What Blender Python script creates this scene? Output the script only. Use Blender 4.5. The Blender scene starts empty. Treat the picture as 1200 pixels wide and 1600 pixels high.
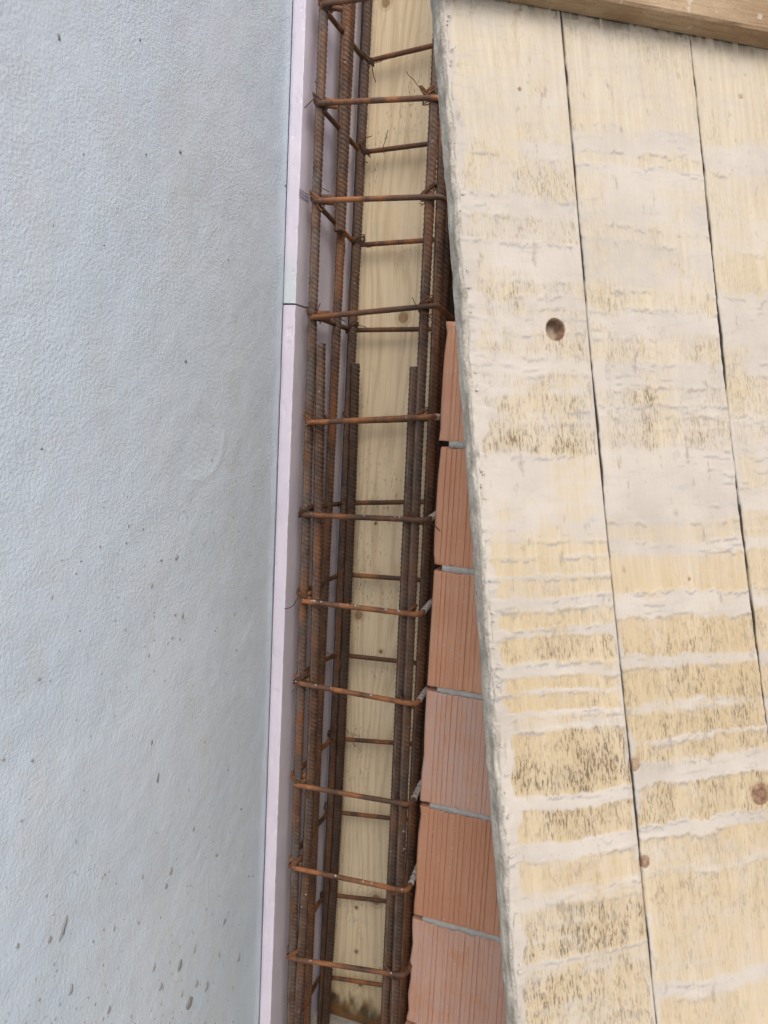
import bpy, math, random
import numpy as np
from mathutils import Vector, Matrix

random.seed(7)
rng = np.random.default_rng(7)
S = bpy.context.scene
C = S.collection

# ------------------------------------------------------------------ camera
# world: X along the brick wall to the right, Y into the wall, Z up, ground z = 0
F = 1200.0                      # focal length in photo pixels (photo 1200 x 1600)
yc = Vector((423, 133, 1200)).normalized()            # world +Y seen from the camera (right, up, forward)
zc = Vector((534, 10000, -1230))
zc = (zc - yc * zc.dot(yc)).normalized()
xc = zc.cross(yc)               # right-up-forward is left handed
if xc.x < 0: xc = -xc
R = np.array([xc, yc, zc])      # rows: world axes in camera space -> world = R @ cam
def cam2world(v): return Vector(R @ np.array(v))
CAM_H = 1.535
o_c = Vector(((472 - 600) / F, (800 - 660) / F, 1.0)) * 1.5   # the cage's front left stirrup corner, camera space
CAM = -cam2world(o_c); CAM.z = CAM_H
cam_d = bpy.data.cameras.new('camera'); cam = bpy.data.objects.new('camera', cam_d); C.objects.link(cam)
cam_d.sensor_fit = 'VERTICAL'; cam_d.sensor_height = 36; cam_d.lens = 36 * F / 1600
cam_d.clip_start = 0.02; cam_d.clip_end = 500
right, up, fwd = cam2world((1, 0, 0)), cam2world((0, 1, 0)), cam2world((0, 0, 1))
m = Matrix((right, up, -fwd)).transposed().to_4x4(); m.translation = CAM
cam.matrix_world = m
S.camera = cam

# ------------------------------------------------------------------ sky, sun, exposure (bright overcast day)
SUN_EL, SUN_AZ = math.radians(49), math.radians(150)     # azimuth clockwise from +Y
W = bpy.data.worlds.new('World'); S.world = W; W.use_nodes = True
nt = W.node_tree; nt.nodes.clear()
sky = nt.nodes.new('ShaderNodeTexSky'); sky.sky_type = 'NISHITA'; sky.sun_disc = False
sky.sun_elevation = SUN_EL; sky.sun_rotation = SUN_AZ; sky.dust_density = 4.0; sky.air_density = 0.8; sky.ozone_density = 1.0
bg = nt.nodes.new('ShaderNodeBackground'); bg.inputs[1].default_value = 0.15
wo = nt.nodes.new('ShaderNodeOutputWorld')
nt.links.new(sky.outputs[0], bg.inputs[0]); nt.links.new(bg.outputs[0], wo.inputs[0])
sd = bpy.data.lights.new('sun', 'SUN'); sd.energy = 1.3; sd.angle = math.radians(50); sd.color = (1.0, 0.95, 0.88)
sun = bpy.data.objects.new('sun', sd); C.objects.link(sun)
sdir = Vector((math.sin(SUN_AZ) * math.cos(SUN_EL), math.cos(SUN_AZ) * math.cos(SUN_EL), math.sin(SUN_EL)))
sun.rotation_euler = sdir.to_track_quat('Z', 'Y').to_euler(); sun.location = (0, -2, 4)
S.view_settings.view_transform = 'Standard'; S.view_settings.look = 'None'
S.view_settings.exposure = 0.28; S.view_settings.gamma = 1.0; S.view_settings.use_curve_mapping = False

# ------------------------------------------------------------------ helpers
def ray(px, py): return cam2world(((px - 600) / F, (800 - py) / F, 1.0))
def on_y(px, py, Y):                     # the point of the plane y = Y seen at a photo position
    r = ray(px, py); return CAM + r * ((Y - CAM.y) / r.y)
def on_x(px, py, X):
    r = ray(px, py); return CAM + r * ((X - CAM.x) / r.x)
def on_plane(px, py, p0, n):
    r = ray(px, py); return CAM + r * ((p0 - CAM).dot(n) / r.dot(n))

def hash2(ix, iy, seed):
    h = (ix.astype(np.int64) * 374761393 + iy.astype(np.int64) * 668265263 + seed * 1274126177) & 0xffffffff
    h = ((h ^ (h >> 13)) * 1103515245) & 0xffffffff
    h = (h ^ (h >> 16)) & 0xffff
    return h / 65535.0
def vnoise(x, y, seed=0):
    x = np.asarray(x, float); y = np.asarray(y, float)
    ix = np.floor(x); iy = np.floor(y); fx = x - ix; fy = y - iy
    fx = fx * fx * (3 - 2 * fx); fy = fy * fy * (3 - 2 * fy)
    a = hash2(ix, iy, seed); b = hash2(ix + 1, iy, seed); c = hash2(ix, iy + 1, seed); d = hash2(ix + 1, iy + 1, seed)
    return (a * (1 - fx) + b * fx) * (1 - fy) + (c * (1 - fx) + d * fx) * fy
def fbm(x, y, seed=0, octv=4):
    s = 0; a = 0.5; t = 0
    for k in range(octv):
        s = s + a * vnoise(x * 2 ** k, y * 2 ** k, seed + k * 17); t += a; a *= 0.5
    return s / t
def sstep(a, b, x):
    t = np.clip((x - a) / (b - a), 0, 1); return t * t * (3 - 2 * t)

def mesh_np(name, V, Fc, smooth=True):
    me = bpy.data.meshes.new(name)
    V = np.asarray(V, dtype=np.float32); Fc = np.asarray(Fc, dtype=np.int32)
    me.vertices.add(len(V)); me.vertices.foreach_set('co', V.ravel())
    n = Fc.shape[1]
    me.loops.add(Fc.size); me.loops.foreach_set('vertex_index', Fc.ravel())
    me.polygons.add(len(Fc)); me.polygons.foreach_set('loop_start', np.arange(0, Fc.size, n, dtype=np.int32))
    me.polygons.foreach_set('loop_total', np.full(len(Fc), n, dtype=np.int32))
    me.polygons.foreach_set('use_smooth', np.full(len(Fc), smooth, dtype=bool))
    me.update(calc_edges=True); me.validate()
    return me
def link(name, me, mat=None, parent=None, loc=(0, 0, 0), **props):
    o = bpy.data.objects.new(name, me); C.objects.link(o); o.location = loc
    if mat is not None: me.materials.append(mat)
    if parent: o.parent = parent
    for k, v in props.items(): o[k] = v
    return o
def thing(name, label, cat, loc=(0, 0, 0), group=None):
    o = bpy.data.objects.new(name, None); C.objects.link(o); o.location = loc; o.empty_display_size = 0.1
    o['label'] = label; o['category'] = cat
    if group: o['group'] = group
    return o

BOXF = [(0, 1, 3, 2), (4, 6, 7, 5), (0, 4, 5, 1), (2, 3, 7, 6), (0, 2, 6, 4), (1, 5, 7, 3)]
class MB:
    def __init__(s): s.v = []; s.f = []
    def box(s, a, b):
        n = len(s.v)
        for x in (a[0], b[0]):
            for y in (a[1], b[1]):
                for z in (a[2], b[2]): s.v.append((x, y, z))
        s.f += [tuple(n + i for i in f) for f in BOXF]
    def mesh(s, name, smooth=False):
        me = bpy.data.meshes.new(name); me.from_pydata(s.v, [], s.f); me.update()
        if smooth:
            for p in me.polygons: p.use_smooth = True
        return me
def bevel(o, w, seg=2):
    md = o.modifiers.new('bevel', 'BEVEL'); md.width = w; md.segments = seg; md.limit_method = 'ANGLE'

def resample(P, step):
    P = np.asarray(P, float)
    d = np.r_[0, np.cumsum(np.linalg.norm(np.diff(P, axis=0), axis=1))]
    n = max(2, int(d[-1] / step) + 1)
    t = np.linspace(0, d[-1], n)
    return np.stack([np.interp(t, d, P[:, k]) for k in range(3)], 1), t
def smooth_path(P, it=2):
    P = np.asarray(P, float)
    for _ in range(it):                # Chaikin
        Q = [P[0]]
        for a, b in zip(P[:-1], P[1:]): Q += [a * .75 + b * .25, a * .25 + b * .75]
        Q.append(P[-1]); P = np.array(Q)
    return P
def tube_np(P, t, rad, segs, ribs=None, caps=True, jitter=0.0, seed=0):
    """swept tube; ribs = (pitch, height, slope) gives a deformed bar"""
    n = len(P)
    T = np.gradient(P, axis=0); T /= np.linalg.norm(T, axis=1)[:, None]
    ref = np.array([0.31, 0.95, 0.05]) if abs(T[0][2]) > .6 else np.array([0.03, 0.1, 1.0])
    U = ref - T * (T @ ref)[:, None]; U /= np.linalg.norm(U, axis=1)[:, None]
    Wv = np.cross(T, U)
    th = np.linspace(0, 2 * np.pi, segs, endpoint=False)
    TH, TT = np.meshgrid(th, t)
    r = np.full_like(TH, rad) if np.isscalar(rad) else np.repeat(np.asarray(rad)[:, None], segs, 1)
    if ribs:
        pitch, h, slope = ribs
        half = np.where(TH < np.pi, TH, TH - np.pi)
        sgn = np.where(TH < np.pi, 1, -1)
        ph = (TT / pitch + sgn * 0.0 + slope * (half - np.pi / 2) / np.pi + np.where(TH < np.pi, 0, .5)) % 1
        pulse = np.clip(1 - np.abs(ph - .5) / .21, 0, 1) ** .8
        cres = np.sin(half) ** .45
        r = r + h * pulse * cres
        lon = np.minimum(half, np.pi - half)
        r = r + h * .75 * np.clip(1 - lon / .22, 0, 1)
    if jitter:
        r = r * (1 + jitter * (vnoise(TT / (rad if np.isscalar(rad) else rad[0]) / 1.2, TH * 1.5, seed) - .5))
    V = P[:, None, :] + r[..., None] * (np.cos(TH)[..., None] * U[:, None, :] + np.sin(TH)[..., None] * Wv[:, None, :])
    V = V.reshape(-1, 3)
    i = np.arange(n - 1)[:, None] * segs; j = np.arange(segs)[None]; j2 = (j + 1) % segs
    Fq = np.stack([i + j, i + j2, i + segs + j2, i + segs + j], -1).reshape(-1, 4)
    if caps:
        V = np.vstack([V, P[0], P[-1]]); a, b = n * segs, n * segs + 1
        jj = np.arange(segs); k2 = (jj + 1) % segs; o = (n - 1) * segs
        Fq = np.vstack([Fq, np.stack([np.full(segs, a), k2, jj, jj], 1), np.stack([np.full(segs, b), o + jj, o + k2, o + k2], 1)])
    return V, Fq
def to_mesh(name, parts, smooth=True):
    """parts: list of (V, quads); degenerate quads become triangles"""
    off = 0; VV = []; faces = []
    for V, Fq in parts:
        VV.append(V); Fq = np.asarray(Fq) + off; off += len(V); faces.append(Fq)
    V = np.vstack(VV); Fq = np.vstack(faces)
    deg = Fq[:, 2] == Fq[:, 3]
    me = bpy.data.meshes.new(name)
    q, tr = Fq[~deg], Fq[deg][:, :3]
    me.vertices.add(len(V)); me.vertices.foreach_set('co', V.astype(np.float32).ravel())
    loops = np.r_[q.ravel(), tr.ravel()].astype(np.int32)
    me.loops.add(len(loops)); me.loops.foreach_set('vertex_index', loops)
    st = np.r_[np.arange(len(q)) * 4, len(q) * 4 + np.arange(len(tr)) * 3].astype(np.int32)
    tot = np.r_[np.full(len(q), 4), np.full(len(tr), 3)].astype(np.int32)
    me.polygons.add(len(st)); me.polygons.foreach_set('loop_start', st); me.polygons.foreach_set('loop_total', tot)
    me.polygons.foreach_set('use_smooth', np.full(len(st), smooth, dtype=bool))
    me.update(calc_edges=True)
    return me

# ------------------------------------------------------------------ node materials
class NM:
    def __init__(s, name, rough=.8, spec=.3):
        s.m = bpy.data.materials.new(name); s.m.use_nodes = True
        s.t = s.m.node_tree; s.b = s.t.nodes['Principled BSDF']
        s.b.inputs['Roughness'].default_value = rough; s.b.inputs['Specular IOR Level'].default_value = spec
        s.co = s.n('ShaderNodeTexCoord').outputs['Object']
    def n(s, k): return s.t.nodes.new(k)
    def put(s, sock, v):
        if isinstance(v, (int, float)): sock.default_value = v
        elif isinstance(v, tuple): sock.default_value = v if len(v) == len(sock.default_value) else v + (1,)
        else: s.t.links.new(v, sock)
    def math(s, op, a, b=0.0, clamp=False):
        n = s.n('ShaderNodeMath'); n.operation = op; n.use_clamp = clamp
        s.put(n.inputs[0], a); s.put(n.inputs[1], b); return n.outputs[0]
    def mapping(s, scale=(1, 1, 1), loc=(0, 0, 0), rot=(0, 0, 0), vec=None):
        n = s.n('ShaderNodeMapping'); s.put(n.inputs[0], vec or s.co)
        n.inputs['Scale'].default_value = scale; n.inputs['Location'].default_value = loc; n.inputs['Rotation'].default_value = rot
        return n.outputs[0]
    def rnd_shift(s, amt=7.0):
        oi = s.n('ShaderNodeObjectInfo'); v = s.n('ShaderNodeVectorMath'); v.operation = 'ADD'
        s.t.links.new(s.co, v.inputs[0])
        k = s.n('ShaderNodeCombineXYZ')
        for i, f in enumerate((1.0, 1.7, .61)): s.t.links.new(s.math('MULTIPLY', oi.outputs['Random'], amt * f), k.inputs[i])
        s.t.links.new(k.outputs[0], v.inputs[1]); s.co = v.outputs[0]
    def noise(s, scale, detail=4, rough=.55, vec=None, dist=0.0):
        n = s.n('ShaderNodeTexNoise'); s.put(n.inputs['Vector'], vec or s.co)
        n.inputs['Scale'].default_value = scale; n.inputs['Detail'].default_value = detail
        n.inputs['Roughness'].default_value = rough; n.inputs['Distortion'].default_value = dist
        return n.outputs[0]
    def voro(s, scale, vec=None, feat='F1', out=0, rand=1.0):
        n = s.n('ShaderNodeTexVoronoi'); n.feature = feat; s.put(n.inputs['Vector'], vec or s.co)
        n.inputs['Scale'].default_value = scale; n.inputs['Randomness'].default_value = rand
        return n.outputs[out]
    def ramp(s, f, stops):
        n = s.n('ShaderNodeValToRGB'); s.put(n.inputs[0], f); e = n.color_ramp.elements
        while len(e) < len(stops): e.new(.5)
        for k, (p, c) in enumerate(stops):
            e[k].position = p; e[k].color = (c, c, c, 1) if isinstance(c, (int, float)) else c + (1,)
        return n.outputs[0]
    def mix(s, f, a, b, mode='MIX'):
        n = s.n('ShaderNodeMix'); n.data_type = 'RGBA'; n.blend_type = mode
        s.put(n.inputs[0], f); s.put(n.inputs[6], a); s.put(n.inputs[7], b); return n.outputs[2]
    def attr(s, name):
        n = s.n('ShaderNodeAttribute'); n.attribute_name = name; return n
    def sep(s, c):
        n = s.n('ShaderNodeSeparateColor'); s.t.links.new(c, n.inputs[0]); return n.outputs
    def sepv(s, c):
        n = s.n('ShaderNodeSeparateXYZ'); s.t.links.new(c, n.inputs[0]); return n.outputs
    def color(s, c): s.put(s.b.inputs['Base Color'], c)
    def rough(s, c): s.put(s.b.inputs['Roughness'], c)
    def bump(s, h, dist=.001, strength=1.0, prev=None):
        n = s.n('ShaderNodeBump'); n.inputs['Distance'].default_value = dist; n.inputs['Strength'].default_value = strength
        s.t.links.new(h, n.inputs['Height'])
        if prev: s.t.links.new(prev, n.inputs['Normal'])
        s.t.links.new(n.outputs[0], s.b.inputs['Normal']); return n.outputs[0]

def mat_plaster():
    M = NM('painted_render', .62, .35)
    big = M.noise(3.2, 3); mid = M.noise(24, 4, .6)
    warp = M.mapping((1, 1, 1))
    g1 = M.noise(420, 3, .65); g2 = M.noise(205, 4, .6); g3 = M.noise(16, 3, .5)
    vor = M.voro(150)
    c = M.mix(M.ramp(big, [(.3, 0.0), (.7, 1.0)]), (.548, .660, .742), (.612, .716, .800))
    c = M.mix(M.math('MULTIPLY', M.ramp(mid, [(.45, 0.0), (.75, 1.0)]), .22), c, (.50, .53, .515))
    c = M.mix(M.math('MULTIPLY', M.ramp(M.noise(6.5, 3, .6, M.mapping((1, 1.6, .7))), [(.5, 0.0), (.72, 1.0)]), .30), c, (.56, .585, .555))
    c = M.mix(M.math('MULTIPLY', M.ramp(M.noise(48, 5, .7), [(.55, 0.0), (.72, 1.0)]), .16), c, (.47, .49, .49))
    pit = M.ramp(M.noise(85, 2, .4), [(.24, 1.0), (.285, 0.0)])
    c = M.mix(M.math('MULTIPLY', pit, .25), c, (.25, .26, .27))
    M.color(c)
    sm = M.ramp(M.noise(5.5, 3), [(.35, .55), (.65, 1.0)])
    h = M.math('ADD', M.math('MULTIPLY', M.ramp(g2, [(.38, 0.0), (.64, 1.0)]), .75), M.math('MULTIPLY', g1, .5))
    h = M.math('MULTIPLY', h, sm)
    b = M.bump(h, .0012, .58)
    M.bump(g3, .006, .35, b)
    M.rough(M.ramp(g2, [(.3, .5), (.7, .72)]))
    return M.m

def mat_rust(name, steel=.35, dark=1.0, orange=.5):
    M = NM(name, .6, .45); M.rnd_shift()
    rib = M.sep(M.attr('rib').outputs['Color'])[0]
    a = M.noise(30, 5, .7); b = M.noise(9, 4, .6); f = M.noise(420, 3, .6); z = M.noise(17, 4, .6, M.mapping((1, 1, .35)))
    k = dark
    base = M.mix(M.ramp(a, [(.35, 0.0), (.65, 1.0)]), (.036 * k, .019 * k, .012 * k), (.125 * k, .055 * k, .027 * k))
    base = M.mix(M.math('MULTIPLY', M.ramp(z, [(.47, 0.0), (.62, 1.0)]), orange), base, (.275 * k, .105 * k, .034 * k))
    base = M.mix(M.math('MULTIPLY', M.ramp(b, [(.40, 0.0), (.58, 1.0)]), steel), base, (.10 * k, .105 * k, .105 * k))
    base = M.mix(M.ramp(f, [(.5, 0.0), (.8, .5)]), base, (.17 * k, .095 * k, .05 * k))
    base = M.mix(M.math('MULTIPLY', M.math('MULTIPLY', rib, M.ramp(M.noise(36, 3, .6), [(.38, .25), (.62, 1.0)])), .8), base, (.33 * k, .235 * k, .165 * k))       # rib tops: rubbed wear plus painted-in highlights
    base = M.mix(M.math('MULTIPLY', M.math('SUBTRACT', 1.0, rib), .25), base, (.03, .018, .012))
    dust = M.ramp(M.noise(95, 3, .5), [(.70, 0.0), (.76, .8)])
    base = M.mix(M.math('MULTIPLY', dust, .5), base, (.42, .38, .33))
    M.color(base); M.rough(M.ramp(a, [(.3, .48), (.7, .8)]))
    M.bump(M.math('ADD', f, M.math('MULTIPLY', a, .6)), .0006, .9)
    return M.m

def wood_grain(M, seed=0.0, rings=1.0):
    """streaky softwood grain along local z: (colour factor, fine fibres)"""
    w = M.noise(2.2, 3, .5, M.mapping((5, 5, .55)))
    v = M.sepv(M.co)
    x = M.math('ADD', M.math('MULTIPLY', v[0], 62 * rings), M.math('MULTIPLY', w, 9.0))
    s = M.math('SINE', M.math('MULTIPLY', x, 6.283))
    s = M.math('ADD', M.math('MULTIPLY', s, .5), .5)
    fine = M.noise(1.0, 5, .65, M.mapping((420, 420, 9)))
    return s, fine

def mat_panel():
    """old shuttering softwood with cement film and black mildew ticks; masks come with the mesh"""
    M = NM('shuttering_softwood', .8, .22); co0 = M.co; M.rnd_shift(3.0)
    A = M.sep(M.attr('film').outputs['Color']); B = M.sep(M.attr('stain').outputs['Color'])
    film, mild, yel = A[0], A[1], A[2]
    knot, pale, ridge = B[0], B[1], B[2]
    s, fine = wood_grain(M)
    col = M.mix(yel, (.565, .525, .42), (.50, .405, .255))
    col = M.mix(M.math('MULTIPLY', s, .20), col, (.42, .31, .18))
    col = M.mix(M.math('MULTIPLY', M.ramp(fine, [(.42, 0.0), (.68, 1.0)]), .30), col, (.36, .27, .165))
    col = M.mix(M.math('MULTIPLY', M.ramp(M.noise(1.0, 3, .6, M.mapping((60, 60, 3.5))), [(.5, 0.0), (.75, 1.0)]), .35), col, (.68, .61, .47))
    # mildew: short dark ticks along the grain
    tick = M.ramp(M.noise(1.0, 3, .62, M.mapping((520, 520, 115))), [(.49, 0.0), (.62, 1.0)])
    cloud = M.ramp(M.noise(1.0, 4, .7, M.mapping((60, 60, 34))), [(.34, 0.0), (.66, 1.0)])
    mm = M.math('MULTIPLY', M.math('MULTIPLY', tick, M.math('ADD', M.math('MULTIPLY', cloud, .9), .1)), mild, True)
    tc = M.mix(yel, (.19, .155, .11), (.075, .056, .034))
    col = M.mix(M.math('MULTIPLY', mm, .9, True), col, tc)
    col = M.mix(M.math('MULTIPLY', M.math('MULTIPLY', cloud, mild), .18), col, (.25, .19, .11))
    # cement film broken by the wood's fibres
    fib = M.noise(1.0, 4, .6, M.mapping((300, 300, 40)))
    blot = M.noise(42, 4, .6)
    thr = M.math('SUBTRACT', M.math('ADD', M.math('MULTIPLY', film, 1.45), M.math('MULTIPLY', M.math('ADD', M.math('MULTIPLY', fib, .9), M.math('MULTIPLY', blot, 1.1)), 1.05)), 1.27)
    fm = M.ramp(thr, [(-.0, 0.0), (.85, .88)])
    fc = M.mix(M.ramp(M.noise(11, 4, .6), [(.35, 0.0), (.65, 1.0)]), (.42, .395, .36), (.52, .49, .447))
    fc = M.mix(M.ramp(M.noise(260, 3, .7), [(.55, 0.0), (.75, .35)]), fc, (.42, .40, .37))
    fc = M.mix(M.math('MULTIPLY', M.ramp(M.noise(7, 2, .5), [(.4, 0.0), (.7, 1.0)]), .6), fc, (.56, .525, .47))
    col = M.mix(fm, col, fc)
    # fine cracks and painted shadow lines at the ridges of the film
    gr = M.math('MULTIPLY', M.ramp(M.noise(1.0, 4, .65, M.mapping((22, 22, 75))), [(.55, 0.0), (.7, 1.0)]), M.math('MULTIPLY', film, .45))
    col = M.mix(gr, col, (.36, .35, .335))
    blk = M.math('MULTIPLY', M.ramp(M.noise(1.0, 3, .6, M.mapping((75, 75, 30))), [(.62, 0.0), (.74, 1.0)]), .55)
    col = M.mix(blk, col, (.24, .21, .17))
    col = M.mix(M.math('MULTIPLY', ridge, .75, True), col, (.31, .30, .285))
    kc = M.mix(M.ramp(M.noise(150, 3), [(.4, 0.0), (.65, 1.0)]), (.15, .075, .045), (.28, .17, .115))
    col = M.mix(knot, col, kc)
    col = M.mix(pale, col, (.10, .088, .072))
    M.color(col)
    hb = M.math('ADD', M.math('MULTIPLY', fine, .5), M.math('MULTIPLY', M.noise(240, 4, .65), M.math('MULTIPLY', film, .6)))
    M.bump(hb, .0011, .75)
    return M.m

def mat_crust():
    M = NM('dried_cement', .9, .2)
    a = M.noise(34, 5, .65); b = M.noise(260, 4, .6)
    c = M.mix(M.ramp(a, [(.35, 0.0), (.62, 1.0)]), (.33, .30, .25), (.57, .53, .46))
    c = M.mix(M.ramp(b, [(.5, 0.0), (.72, .5)]), c, (.155, .145, .125))
    c = M.mix(M.ramp(M.noise(12, 3), [(.62, 0.0), (.72, .5)]), c, (.33, .26, .16))
    M.color(c); M.bump(M.math('ADD', a, b), .0022, .9)
    return M.m

def mat_mortar():
    M = NM('grey_mortar', .9, .2)
    a = M.noise(60, 4, .6); b = M.noise(420, 4, .6)
    M.color(M.mix(a, (.40, .395, .375), (.60, .585, .56))); M.bump(M.math('ADD', a, b), .0018, .9)
    return M.m

def mat_brick():
    M = NM('fired_clay', .85, .22); oc = M.n('ShaderNodeObjectInfo').outputs['Color']; ch = M.sep(oc)
    M.rnd_shift(4.0)
    a = M.noise(10, 4, .6); st = M.noise(1.0, 4, .6, M.mapping((300, 300, 7))); f = M.noise(300, 3, .6)
    c = M.mix(M.ramp(a, [(.35, 0.0), (.65, 1.0)]), (.68, .345, .205), (.74, .42, .275))
    c = M.mix(M.ramp(st, [(.42, 0.0), (.7, .45)]), c, (.50, .245, .15))
    c = M.mix(M.ramp(f, [(.55, 0.0), (.75, .35)]), c, (.60, .33, .23))
    c = M.mix(M.math('MULTIPLY', ch[1], .5), c, (.50, .215, .115))          # deeper red blocks
    dusty = M.math('MULTIPLY', M.ramp(M.noise(1.0, 5, .7, M.mapping((38, 38, 20))), [(.34, .25), (.60, 1.0)]), ch[0])
    c = M.mix(M.math('MULTIPLY', dusty, .75), c, (.64, .47, .42))        # cement bloom
    sp = M.ramp(M.noise(130, 2, .4), [(.72, 0.0), (.75, 1.0)])
    c = M.mix(M.math('MULTIPLY', sp, .6), c, (.62, .54, .49))
    M.color(c); M.bump(M.math('ADD', st, f), .0007, .8)
    return M.m

def mat_xps():
    M = NM('lilac_foam', .75, .25)
    a = M.noise(9, 3); f = M.noise(600, 2, .6); g = M.noise(1.0, 3, .6, M.mapping((60, 60, 6)))
    c = M.mix(M.ramp(a, [(.35, 0.0), (.7, 1.0)]), (.62, .585, .68), (.69, .65, .74))
    c = M.mix(M.ramp(g, [(.5, 0.0), (.75, .3)]), c, (.58, .55, .61))
    S_ = M.sep(M.attr('stain').outputs['Color'])
    c = M.mix(M.math('MULTIPLY', S_[0], .8), c, (.50, .63, .64))
    c = M.mix(M.math('MULTIPLY', S_[1], .6), c, (.30, .28, .31))
    M.color(c); M.bump(M.math('ADD', f, g), .0007, .6)
    return M.m

def mat_backboard():
    M = NM('clean_spruce', .72, .28); M.rnd_shift(2.0)
    A = M.sep(M.attr('film').outputs['Color'])
    s, fine = wood_grain(M, rings=.8)
    col = M.mix(M.noise(5, 3), (.72, .605, .41), (.79, .68, .485))
    col = M.mix(M.math('MULTIPLY', M.math('POWER', s, 3.0), .32), col, (.43, .29, .135))
    col = M.mix(M.math('MULTIPLY', M.ramp(fine, [(.45, 0.0), (.72, 1.0)]), .3), col, (.36, .26, .14))
    tick = M.ramp(M.noise(1.0, 3, .6, M.mapping((320, 320, 70))), [(.60, 0.0), (.66, 1.0)])
    col = M.mix(M.math('MULTIPLY', tick, M.ramp(M.noise(9, 3), [(.48, 0.0), (.62, .7)])), col, (.12, .085, .045))
    col = M.mix(M.math('MULTIPLY', A[2], .5), col, (.42, .34, .17))
    col = M.mix(A[0], col, (.27, .155, .07))
    col = M.mix(M.math('MULTIPLY', M.ramp(M.noise(26, 5, .7), [(.56, 0.0), (.7, 1.0)]), .35), col, (.50, .45, .37))
    col = M.mix(A[1], col, M.mix(M.ramp(M.noise(30, 3), [(.4, 0.0), (.6, 1.0)]), (.055, .045, .025), (.17, .075, .025)))
    M.color(col); M.bump(fine, .0008, .6)
    return M.m

def mat_batten():
    M = NM('weathered_timber', .78, .25); M.rnd_shift(2.0)
    st = M.noise(1.0, 5, .65, M.mapping((8, 260, 260))); a = M.noise(14, 4, .6); f = M.noise(260, 4, .65)
    c = M.mix(M.ramp(a, [(.35, 0.0), (.65, 1.0)]), (.29, .205, .12), (.41, .315, .20))
    c = M.mix(M.ramp(st, [(.42, 0.0), (.7, .6)]), c, (.20, .12, .07))
    c = M.mix(M.ramp(f, [(.58, 0.0), (.72, .6)]), c, (.13, .085, .06))
    c = M.mix(M.ramp(M.noise(60, 3), [(.66, 0.0), (.72, .6)]), c, (.52, .46, .39))
    M.color(c); M.bump(M.math('ADD', st, f), .0012, .8)
    return M.m

def mat_ground():
    M = NM('cast_concrete', .92, .15)
    a = M.noise(4, 5, .6); f = M.noise(120, 4, .6)
    c = M.mix(a, (.33, .315, .285), (.45, .435, .40)); c = M.mix(M.ramp(f, [(.5, 0.0), (.75, .5)]), c, (.16, .145, .125))
    M.color(c); M.bump(M.math('ADD', a, f), .004, .7)
    return M.m

def mat_flat(name, c, rough=.85):
    M = NM(name, rough, .2); a = M.noise(120, 3, .6)
    M.color(M.mix(a, c, tuple(min(1, k * 1.5) for k in c))); M.bump(a, .0005, .5); return M.m

m_pl, m_pan, m_crust, m_mort = mat_plaster(), mat_panel(), mat_crust(), mat_mortar()
m_br, m_xps, m_bb, m_bat, m_gr = mat_brick(), mat_xps(), mat_backboard(), mat_batten(), mat_ground()
m_rust_steel = mat_rust('rusty_steel_bluish', .6, 1.0, .7)
m_rust = mat_rust('rusty_steel', .3, .9, .6)
m_rust_red = mat_rust('rusty_steel_red', .08, 1.1, .7)
m_rust_dark = mat_rust('rusty_steel_dark', .25, .62, .2)
m_stir = mat_rust('rusty_stirrup_steel', .05, 1.5, .95)
m_wire = mat_rust('rusty_wire', .05, 1.1, .9)
m_fin = mat_flat('pale_cement', (.44, .42, .38))
m_splat = mat_flat('mortar_splash', (.20, .205, .21))
m_dark = mat_flat('shade_dark_board', (.045, .032, .024))  # near-black colour standing in for shade in the cavity
m_knot = mat_flat('knot_wood', (.21, .11, .045))

# ------------------------------------------------------------------ key positions (metres)
YF, YB = 0.0, 0.239                        # front and back legs of the stirrups
XPS_Y0, XPS_Y1 = -0.004, 0.262
X_PL = on_y(434.5, 700, XPS_Y0).x          # face of the plastered wall
X_XPS = on_y(453.5, 700, XPS_Y0).x         # inner side of the foam boards
Y_BOARD = 0.264                            # face of the shuttering at the back of the column
Y_BRICK = 0.030
X_BR = on_y(680.5, 790, Y_BRICK).x         # free end of the block wall
TOP = 3.1

# ------------------------------------------------------------------ ground
g = MB(); g.v = [(-60, -60, 0), (60, -60, 0), (60, 60, 0), (-60, 60, 0)]; g.f = [(0, 1, 2, 3)]
link('ground', g.mesh('ground'), m_gr, kind='structure')
g = MB(); g.box((X_PL + .003, -.09, -.1), (2.6, .62, .03))
o = link('concrete_footing', g.mesh('concrete_footing'), m_gr, kind='structure'); bevel(o, .006)

# ------------------------------------------------------------------ plastered wall (runs towards the viewer on the left)
wall = thing('plaster_wall', 'pale blue-grey rendered wall of the existing house left of the steel cage', 'wall', (X_PL, 0, 0))
ys = np.r_[np.linspace(-3.2, -1.2, 21)[:-1], np.linspace(-1.2, .02, 306)[:-1], np.linspace(.02, .9, 30)]
zs = np.r_[np.linspace(0, .1, 5)[:-1], np.linspace(.1, 2.5, 540)[:-1], np.linspace(2.5, TOP, 20)]
YY, ZZ = np.meshgrid(ys, zs)
d = .0035 * (fbm(YY * 5, ZZ * 5, 3, 3) - .5) + .0012 * (fbm(YY * 24, ZZ * 24, 5, 3) - .5)
sw = fbm((YY * .8 + ZZ * .6) * 7, (YY * .6 - ZZ * .8) * 60, 6, 3); d += .0005 * (sw - .5) * sstep(.4, .65, fbm(YY * 5, ZZ * 4, 7, 2))
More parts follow.
